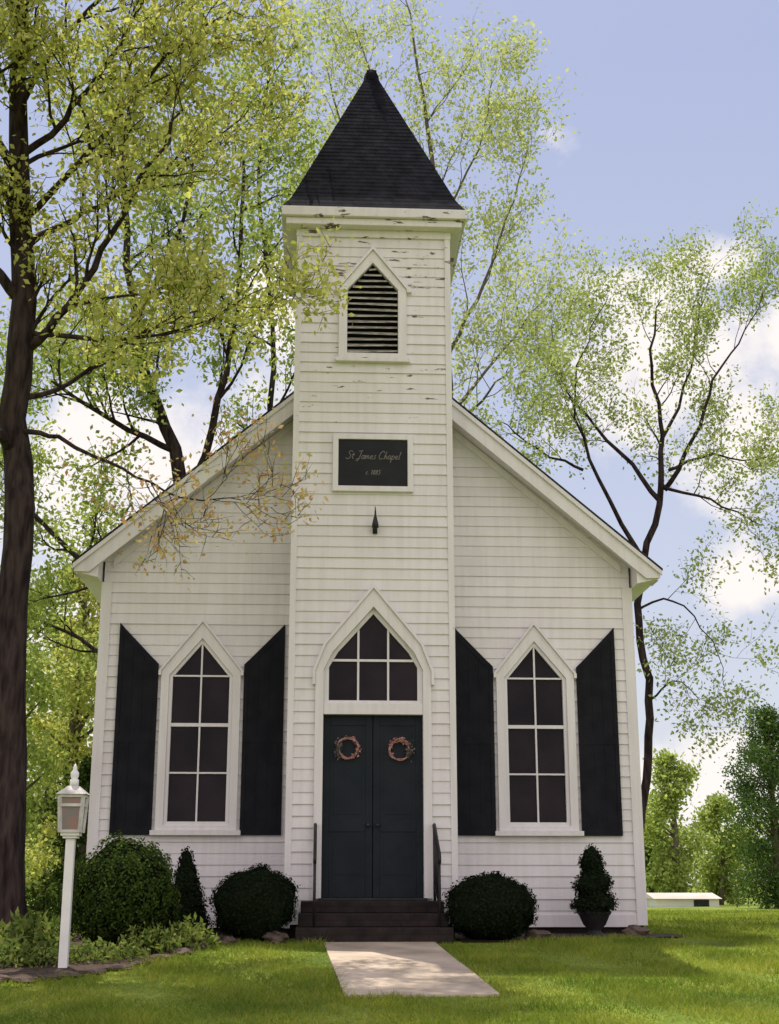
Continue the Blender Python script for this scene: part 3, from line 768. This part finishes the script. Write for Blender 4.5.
def make_tree(name, label, base, limbs, leafm, seed, bark='bark', L=(1.5,.8,.4), K=(9,6,4), nl=7, lsize=.08, updir=.35, start=.25, thin=1.0, spread=.09, group=None):
    rr = random.Random(seed); W = MB(); leaf = []; leaf2 = []
    root = empty(name, base, label, 'tree', group)
    def child(pos, d, length, rad, lvl, sink, nn):
        ax = d.orthogonal().normalized(); ax = Matrix.Rotation(rr.uniform(0,2*math.pi),3,d) @ ax
        nd = (Matrix.Rotation(rr.uniform(.5,1.15),3,ax) @ d); nd.z += updir*rr.random(); nd.normalize()
        n = 5 if lvl < 2 else 3
        pts = [pos]; c = nd.copy()
        for i in range(n):
            c = (c+Vector((rr.gauss(0,.18),rr.gauss(0,.18),rr.gauss(.04,.16)))).normalized()
            pts.append(pts[-1]+c*(length/n))
        rads = [rad*(1-.75*i/n) for i in range(n+1)]
        W.tube(pts, rads, 5 if lvl == 0 else 3, cap=False)
        grow(pts, rads, lvl+1, sink, nn=nn)
    def grow(pts, rads, lvl, sink, k=None, st=None, nn=None, ls=1.0):
        if lvl >= 3:
            for i in range(max(1, int(nn*rr.uniform(.3,1.7)))):
                t = rr.random()*(len(pts)-1); a = int(t); q = pts[a].lerp(pts[a+1], t-a)
                sink.append((q.x+rr.gauss(0,spread), q.y+rr.gauss(0,spread), q.z+rr.gauss(0,spread)))
            return
        cnt = k if k is not None else K[lvl]
        for i in range(cnt):
            s0 = start if st is None else st
            t = (s0+(1-s0)*(i+rr.random())/cnt)*(len(pts)-1); a = min(int(t), len(pts)-2); q = pts[a].lerp(pts[a+1], t-a)
            d = (pts[a+1]-pts[a]).normalized()
            r0 = max(.005, min(rads[a]*.55, (.038,.014,.006)[lvl]))
            child(q, d, ls*L[lvl]*rr.uniform(.55,1.15)*(1.15-.4*t/(len(pts)-1)), r0*thin, lvl, sink, nn)
    for lb in limbs:
        spec = lb['p']; pts = [at(a,b,Y) for a,b,Y,_ in spec]; rad = [q[3]*(thin if spec[0][3] < .2 else 1) for q in spec]
        P, Rr = smooth_path(pts, rad, rr, .03)
        W.tube(P, Rr, 12 if rad[0] > .12 else 7)
        grow(P, Rr, 0, leaf2 if lb.get('o') else leaf, lb.get('k'), lb.get('s'), nn=lb.get('n', nl), ls=lb.get('l', 1.0))
    W.build('trunk', M[bark], root, smooth=True)
    if leaf: leaves_obj('crown', leaf, lsize, M[leafm], root, droop=.4)
    if leaf2: leaves_obj('orange_foliage', leaf2, lsize*.8, M['leaf_orange'], root, droop=.4)
    return root

Yt = -1.2
b = gpt(8, Yt)
make_tree('large_tree', 'large dark-trunked tree with fresh yellow-green leaves rising at the left edge', b, [
  {'p': [(8,960,Yt,.23),(9,900,Yt,.19),(11,700,Yt,.18),(14,500,Yt,.175),(20,340,Yt,.16),(20,180,Yt,.13),(16,40,Yt,.10),(18,-120,Yt,.07)], 'k': 15, 's': .55},
  {'p': [(24,350,Yt,.065),(60,318,Yt-.3,.05),(100,250,Yt-.6,.038),(140,180,Yt-.9,.026),(180,110,Yt-1.1,.012)]},
  {'p': [(22,250,Yt,.055),(70,220,Yt+.5,.04),(130,190,Yt+.9,.028),(200,150,Yt+1.2,.014),(245,110,Yt+1.2,.008)]},
  {'p': [(20,160,Yt,.055),(60,120,Yt-.2,.04),(110,60,Yt-.2,.028),(150,-10,Yt,.018)]},
  {'p': [(18,110,Yt,.05),(60,40,Yt+.5,.036),(120,-20,Yt+.8,.026),(190,-40,Yt+1,.015)]},
  {'p': [(20,400,Yt,.045),(70,385,Yt+.4,.03),(130,340,Yt+.7,.02),(200,310,Yt+.9,.01)], 'k': 9},
  {'p': [(16,430,Yt,.038),(60,440,Yt-.2,.027),(120,470,Yt-.4,.018),(180,495,Yt-.5,.011),(238,500,Yt-.5,.005)], 'o': 1, 'k': 7, 's': .45, 'n': 7, 'l': .65},
  {'p': [(22,330,Yt,.04),(100,340,Yt-.5,.026),(180,330,Yt-.8,.014),(268,285,Yt-1,.005)], 'k': 8, 'l': .6},
  {'p': [(22,220,Yt,.05),(90,150,Yt-.4,.035),(160,60,Yt-.5,.022),(230,10,Yt-.5,.01)]},
  {'p': [(20,300,Yt,.08),(-30,240,Yt-.3,.05),(-90,180,Yt-.6,.03)], 'k': 8},
  {'p': [(18,180,Yt,.07),(-20,100,Yt-1,.05),(-50,0,Yt-2,.03)], 'k': 8},
  {'p': [(14,60,Yt,.07),(40,-40,Yt-1,.05),(100,-120,Yt-1.8,.03)], 'k': 9, 'n': 14},
  {'p': [(14,450,Yt,.08),(-80,380,Yt-1,.06),(-170,300,Yt-2,.045),(-240,200,Yt-3.0,.03)], 'k': 10, 'n': 18},  # this and the two below: unseen limbs added, leafed densely to shade the foreground
  {'p': [(16,200,Yt,.09),(-70,100,Yt-1.2,.07),(-130,-40,Yt-2.4,.05),(-120,-200,Yt-3.4,.03)], 'k': 11, 'n': 18},
  {'p': [(16,20,Yt,.09),(10,-120,Yt-1.2,.07),(20,-260,Yt-2.4,.05),(60,-400,Yt-3.4,.03)], 'k': 11, 'n': 18},
 ], 'leaf_oak', 5, L=(1.5,.75,.38), K=(11,6,4), nl=12, lsize=.092, spread=.11)

Y2 = 9
make_tree('tall_tree', 'leafy tree with dark forking limbs rising behind the left roof slope', gpt(215,Y2), [
  {'p': [(215,905,Y2,.26),(208,700,Y2,.22),(195,560,Y2,.19),(170,450,Y2,.13),(140,360,Y2,.10),(125,230,Y2,.07),(120,90,Y2,.04)], 'k': 12, 's': .5},
  {'p': [(196,570,Y2,.10),(130,590,Y2+.5,.08),(75,555,Y2+.8,.06),(30,510,Y2+1,.04),(-10,450,Y2+1,.03)]},
  {'p': [(185,500,Y2,.09),(215,400,Y2-.6,.07),(235,290,Y2-1,.05),(240,160,Y2-1,.03)]},
  {'p': [(205,650,Y2,.10),(260,480,Y2+.8,.08),(268,330,Y2+1,.05),(255,180,Y2+1,.04),(265,60,Y2+1,.02)], 'l': .85},
  {'p': [(170,450,Y2,.07),(110,420,Y2-.6,.05),(50,380,Y2-1,.03)]},
  {'p': [(135,320,Y2,.06),(180,220,Y2+.5,.04),(200,100,Y2+.8,.02)]},
  {'p': [(208,720,Y2,.08),(140,680,Y2+1,.06),(80,640,Y2+1.6,.04),(40,620,Y2+2,.02)], 'k': 8},
 ], 'leaf_mid', 9, 'bark', L=(2.2,1.1,.55), K=(10,6,4), nl=16, lsize=.125, spread=.18)

Y3 = 13
make_tree('tall_tree', 'tall thinly leaved tree rising directly behind the bell tower', gpt(430,Y3), [
  {'p': [(430,908,Y3,.30),(432,700,Y3,.26),(436,500,Y3,.20),(440,350,Y3,.12),(432,220,Y3,.07),(418,100,Y3,.04),(400,0,Y3,.02)], 'k': 9, 's': .55},
  {'p': [(440,360,Y3,.08),(470,300,Y3-.5,.055),(500,220,Y3-.8,.03),(520,150,Y3-1,.015)], 'l': .85},
  {'p': [(438,420,Y3,.08),(480,370,Y3+1,.05),(520,320,Y3+1.4,.03),(545,290,Y3+1.8,.015)], 'k': 9, 'l': .85},
  {'p': [(438,400,Y3,.08),(380,300,Y3+1,.06),(340,150,Y3+1,.04),(320,60,Y3+1,.02)]},
  {'p': [(432,230,Y3,.05),(470,150,Y3,.03),(485,80,Y3,.015)], 'k': 9, 'l': .8},
  {'p': [(430,200,Y3,.05),(385,110,Y3-.8,.03),(350,30,Y3-1,.015)], 'k': 9},
  {'p': [(438,440,Y3,.06),(475,400,Y3-1,.04),(500,370,Y3-1.5,.015)], 'k': 7, 'l': .85},
 ], 'leaf_pale', 14, 'bark2', L=(2.4,1.15,.6), K=(9,6,4), nl=11, lsize=.12, updir=.6, thin=.75, spread=.2)

Y4 = 7
make_tree('crooked_tree', 'slender crooked tree with sparse green leaves standing right of the chapel', gpt(622,Y4), [
  {'p': [(622,910,Y4,.13),(636,780,Y4,.105),(641,700,Y4,.098),(629,620,Y4,.092),(634,560,Y4,.088),(654,486,Y4,.08),(650,420,Y4,.055),(640,350,Y4,.035),(652,300,Y4,.015)], 'k': 7, 's': .62},
  {'p': [(655,490,Y4,.07),(682,440,Y4-.4,.05),(705,380,Y4-.6,.032),(735,330,Y4-.7,.018),(752,290,Y4-.8,.008)], 'k': 9},
  {'p': [(650,500,Y4,.07),(610,450,Y4+.4,.05),(575,415,Y4+.6,.032),(550,370,Y4+.8,.018),(545,320,Y4+.9,.008)], 'k': 10},
  {'p': [(634,560,Y4,.07),(590,480,Y4-.5,.045),(565,400,Y4-.8,.028),(580,340,Y4-1,.015),(600,295,Y4-1,.008)], 'k': 10},
  {'p': [(660,470,Y4,.05),(700,455,Y4+.5,.03),(745,460,Y4+.8,.018),(790,440,Y4+1,.01)], 'k': 9},
  {'p': [(654,486,Y4,.05),(700,500,Y4-.5,.028),(750,525,Y4-.8,.012)], 'k': 6},
  {'p': [(652,440,Y4,.05),(680,370,Y4+.6,.03),(690,310,Y4+.8,.018),(705,265,Y4+1,.008)], 'k': 9},
  {'p': [(575,470,Y4-.5,.04),(530,450,Y4-.7,.025),(490,420,Y4-.9,.01)], 'k': 8},
  {'p': [(629,610,Y4,.035),(665,600,Y4-.3,.024),(700,640,Y4-.5,.012),(715,690,Y4-.5,.006)], 'k': 5},
  {'p': [(641,700,Y4,.03),(665,680,Y4,.018),(690,700,Y4+.3,.008)], 'k': 4},
 ], 'leaf_right', 23, 'bark', L=(1.4,.75,.38), K=(8,6,4), nl=12, lsize=.085, updir=.35, thin=.75, spread=.13)

def far_tree(name, label, px, Y, wpx, top_py, bot_py, leafm, seed, n=4000, lsize=.2, bark='bark2', conical=False, group=None, nc=22):
    b = gpt(px, Y); rr = random.Random(seed); nr = np.random.default_rng(seed)
    r_ = empty(name, b, label, 'tree', group)
    zt = at(px, top_py, Y).z; zb_ = max(at(px, bot_py, Y).z, b.z+.1); w = (at(px+wpx/2, top_py, Y)-at(px-wpx/2, top_py, Y)).length
    H = zt-zb_; cs = []; W = MB()
    W.tube([b, Vector((b.x+rr.gauss(0,.1),b.y,(b.z+zt)/2)), Vector((b.x,b.y,zt-.1*H))],[.02*(zt-b.z)+.04,.013*(zt-b.z)+.03,.02],7)
    for i in range(nc):
        t = (i+rr.random())/nc; z = zb_+H*t
        prof = (1-t)*1.0+.04 if conical else math.sqrt(max(.05, 1-(1.75*t-.75)**2))
        a = rr.uniform(0,6.28); q = w/2*prof*rr.uniform(.2,.85)
        c = np.array([b.x+q*math.cos(a), b.y+q*math.sin(a), z])
        s = w*.16*(.5+.6*prof)*rr.uniform(.7,1.3)
        W.tube([Vector((b.x,b.y,max(b.z+.3,z-.12*H))), Vector(c)], [.009*(zt-b.z),.01], 4)
        d = nr.normal(size=(n//nc,3))*.62
        cs.append(c+d*s*np.array([1,1,.8]))
    W.build('trunk', M[bark], r_, smooth=True)
    leaves_obj('crown', np.concatenate(cs), lsize, M[leafm], r_)
far_tree('distant_tree','pale green rounded tree beyond the lawn just right of the chapel',668,42,72,758,896,'leaf_mid',1,9000,.2)
far_tree('distant_tree','lower bushy tree beyond the lawn between the pale tree and the dark one',712,46,66,800,896,'leaf_mid',2,8000,.2)
far_tree('evergreen_tree','dark green full evergreen tree at the right edge of the lawn',770,30,86,712,903,'leaf_cedar',3,26000,.11,nc=56)
far_tree('distant_tree','low dark bushy tree under the pale tree beyond the lawn',648,50,50,825,896,'leaf_cedar',4,6000,.2)
far_tree('background_tree','bright green tree behind the left chapel corner',66,16,120,570,870,'leaf_oak',5,13000,.13,nc=28)
far_tree('background_tree','yellow-green tree between the large trunk and the chapel, farther back',40,26,120,620,900,'leaf_mid',6,12000,.18)
far_tree('background_tree','dark bushy tree low behind the left chapel wall',78,11,70,760,905,'leaf_box',7,7000,.09)
far_tree('background_tree','bushy tree at the far left edge behind the large trunk',-6,14,100,560,900,'leaf_mid',8,7000,.13)

nr = np.random.default_rng(3); cs = []
for i in range(300):
    x = nr.uniform(-130,130); y = 95+nr.uniform(0,14); h = 5.0+3.0*nr.random()+2*math.sin(x*.09)
    d = nr.normal(size=(160,3)); d /= np.linalg.norm(d,axis=1)[:,None]
    cs.append(np.array([x,y,h*.45-.4])+d*np.array([3.2,2,h*.55])*nr.uniform(.4,1.1,(160,1)))
o = leaves_obj('far_wood', np.concatenate(cs), .6, M['leaf_mid']); o['kind'] = 'stuff'; tag(o, 'green line of woods along the horizon behind the lawn', 'woods')

sb = gpt(680, 37); shd = empty('shed', sb, 'low white shed with a pale roof across the lawn at right', 'shed')
m = MB(); x,y,z = sb; m.box(x-1.3,x+1.2,y,y+2.5,z-.2,z+.30); m.build('wall', M['shed'], shd)
m = MB(); m.add([(x-1.4,y-.15,z+.301),(x+1.3,y-.15,z+.301),(x+1.3,y+1.2,z+.52),(x-1.4,y+1.2,z+.52),(x-1.4,y+2.6,z+.301),(x+1.3,y+2.6,z+.301)],[(0,1,2,3),(3,2,5,4),(0,3,4),(1,5,2),(0,4,5,1)])
m.build('roof', M['shedroof'], shd)
m = MB(); m.box(x+.2,x+.8,y-.02,y-.002,z-.1,z+.26); m.build('door', M['urn'], shd)

# ================================================================ GRASS
def grass(n, x0, x1, y0, y1):
    x = rng.uniform(x0,x1,n); y = y0+(y1-y0)*rng.random(n)**1.25
    keep = np.ones(n, bool)
    t = (-.96-y)/4.04; jit = rng.normal(0,.018,n)
    keep &= ~((y>-4.985+jit)&(y<-.9)&(x>-.58+.15*t+jit)&(x<.68+.205*t-jit))
    keep &= ~((x>-3.7)&(x<3.7)&(y>.95)&(y<12.1)); keep &= ~((x>-1.1)&(x<1.1)&(y>-1.0)&(y<2))
    b = np.array([in_poly(a,c,bed_poly) or in_poly(a,c,rp) for a,c in zip(x,y)]); keep &= ~b
    x, y = x[keep], y[keep]; return x, y
parts = []
for (n,x0,x1,y0,y1,h,w) in ((125000,-4.6,4.6,-7.2,-.3,.045,.005),(22000,-9,9,-.3,1.2,.05,.008),(40000,3.7,16,1,24,.05,.014),(9000,-12,-3.7,1,16,.08,.014)):
    x,y = grass(n,x0,x1,y0,y1); k = len(x); z = gz(x,y)
    a = rng.uniform(0,2*math.pi,k); hh = h*rng.uniform(.4,1.4,k)*(1+.5*np.sin(x*2.1)*np.sin(y*1.7)+.35*np.sin(x*5.3+2*y)); ww = w*rng.uniform(.6,1.3,k)
    lean = rng.normal(0,.8,(k,2))*hh[:,None]
    p0 = np.stack([x-np.cos(a)*ww, y-np.sin(a)*ww, z-.005],1); p1 = np.stack([x+np.cos(a)*ww, y+np.sin(a)*ww, z-.005],1)
    p2 = np.stack([x+lean[:,0], y+lean[:,1], z+hh],1)
    parts.append(np.stack([p0,p1,p2],1).reshape(-1,3))
v = np.concatenate(parts); k = len(v)//3
me = bpy.data.meshes.new('grass'); me.vertices.add(3*k); me.vertices.foreach_set('co', v.astype(np.float32).ravel())
me.loops.add(3*k); me.loops.foreach_set('vertex_index', np.arange(3*k, dtype=np.int32))
me.polygons.add(k); me.polygons.foreach_set('loop_start', np.arange(0,3*k,3, dtype=np.int32)); me.update(calc_edges=True); me.validate()
me.materials.append(M['grass']); o = bpy.data.objects.new('grass', me); COL.objects.link(o); o['kind'] = 'stuff'; tag(o, 'short sunlit lawn grass in front of and beside the chapel', 'grass')

# ================================================================ LIGHT
sd = Vector((-.17,.33,.92)).normalized()
sun = bpy.data.lights.new('sun','SUN'); sun.energy = 5.0; sun.angle = R(.5); sun.color = (1,.94,.82)
so_ = bpy.data.objects.new('sun', sun); COL.objects.link(so_); so_.rotation_euler = sd.to_track_quat('Z','Y').to_euler()
w = bpy.data.worlds.new('World'); sc.world = w; w.use_nodes = True
nt = w.node_tree; N, L = nt.nodes, nt.links
bg = N['Background']; out = N['World Output']
sky = N.new('ShaderNodeTexSky'); sky.sky_type = 'NISHITA'; sky.sun_disc = False
sky.sun_elevation = math.asin(sd.z); sky.sun_rotation = math.atan2(sd.x, sd.y); sky.air_density = 1.0; sky.dust_density = 1.5
L.new(sky.outputs[0], bg.inputs[0]); bg.inputs[1].default_value = .12
tc = N.new('ShaderNodeTexCoord'); sp = N.new('ShaderNodeSeparateXYZ'); L.new(tc.outputs['Generated'], sp.inputs[0])
def mth(op, a, b=None):
    q = N.new('ShaderNodeMath'); q.operation = op
    for i, s_ in enumerate((a,b)):
        if s_ is None: continue
        if isinstance(s_, (int,float)): q.inputs[i].default_value = s_
        else: L.new(s_, q.inputs[i])
    return q.outputs[0]
hz = N.new('ShaderNodeBackground'); hz.inputs[1].default_value = .92
hr_ = N.new('ShaderNodeValToRGB'); e = hr_.color_ramp.elements
e[0].position = 0; e[0].color = (.92,.91,.96,1); e[1].position = .55; e[1].color = (.55,.61,.88,1); q = e.new(.25); q.color = (.72,.76,.93,1)
L.new(sp.outputs[2], hr_.inputs[0]); L.new(hr_.outputs[0], hz.inputs[0])
m1 = N.new('ShaderNodeMixShader'); m1.inputs[0].default_value = .74; L.new(bg.outputs[0], m1.inputs[1]); L.new(hz.outputs[0], m1.inputs[2])
az = mth('ARCTAN2', sp.outputs[0], sp.outputs[1]); el = mth('ARCSINE', sp.outputs[2])
cb = N.new('ShaderNodeCombineXYZ'); L.new(az, cb.inputs[0]); L.new(el, cb.inputs[1])
acc = None
for (px,py,wx,wy,am) in [(650,355,150,110,1),(735,440,95,85,1),(600,290,80,40,.8),(745,575,95,45,1),(740,760,110,45,1),(541,129,22,12,.16),(700,270,70,35,1),(180,480,230,130,1),(40,700,200,160,1),(270,300,50,60,1),(820,320,100,100,1),(680,800,220,45,1)]:
    d = ray(px,py).normalized(); a = math.atan2(d.x,d.y); e_ = math.asin(d.z)
    vm_ = N.new('ShaderNodeVectorMath'); vm_.operation = 'SUBTRACT'; L.new(cb.outputs[0], vm_.inputs[0]); vm_.inputs[1].default_value = (a,e_,0)
    v2 = N.new('ShaderNodeVectorMath'); v2.operation = 'MULTIPLY'; L.new(vm_.outputs[0], v2.inputs[0]); v2.inputs[1].default_value = (F/wx, F/wy, 0)
    v3 = N.new('ShaderNodeVectorMath'); v3.operation = 'LENGTH'; L.new(v2.outputs[0], v3.inputs[0])
    s_ = mth('SUBTRACT', 1.0, v3.outputs['Value']); s_ = mth('MAXIMUM', mth('MULTIPLY', s_, am), -.6)
    acc = s_ if acc is None else mth('MAXIMUM', acc, s_)
back = mth('MINIMUM', mth('SUBTRACT', mth('MULTIPLY', sp.outputs[1], -2.2), .4), .7)  # unseen cloud bank added behind the camera to brighten the shaded facade
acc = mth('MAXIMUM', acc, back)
nz = N.new('ShaderNodeTexNoise'); nz.inputs['Scale'].default_value = 14; nz.inputs['Detail'].default_value = 9; nz.inputs['Roughness'].default_value = .58
L.new(tc.outputs['Generated'], nz.inputs['Vector'])
val = mth('ADD', mth('MULTIPLY', acc, .9), mth('MULTIPLY', mth('SUBTRACT', nz.outputs[0], .5), 1.9))
cr = N.new('ShaderNodeValToRGB'); cr.color_ramp.elements[0].position = 0.0; cr.color_ramp.elements[1].position = .6; cr.color_ramp.interpolation = 'EASE'
L.new(val, cr.inputs[0])
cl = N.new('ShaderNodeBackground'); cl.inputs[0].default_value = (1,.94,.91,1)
L.new(mth('ADD', 1.03, mth('MULTIPLY', mth('MAXIMUM', mth('MULTIPLY', sp.outputs[1], -1.0), 0.0), .35)), cl.inputs[1])  # added clouds behind the camera shine stronger, as extra fill on the front
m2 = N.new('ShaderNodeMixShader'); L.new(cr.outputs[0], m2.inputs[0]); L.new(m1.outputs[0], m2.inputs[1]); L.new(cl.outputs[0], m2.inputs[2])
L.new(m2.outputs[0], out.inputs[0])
sc.view_settings.view_transform = 'Standard'; sc.view_settings.look = 'None'; sc.view_settings.exposure = 0
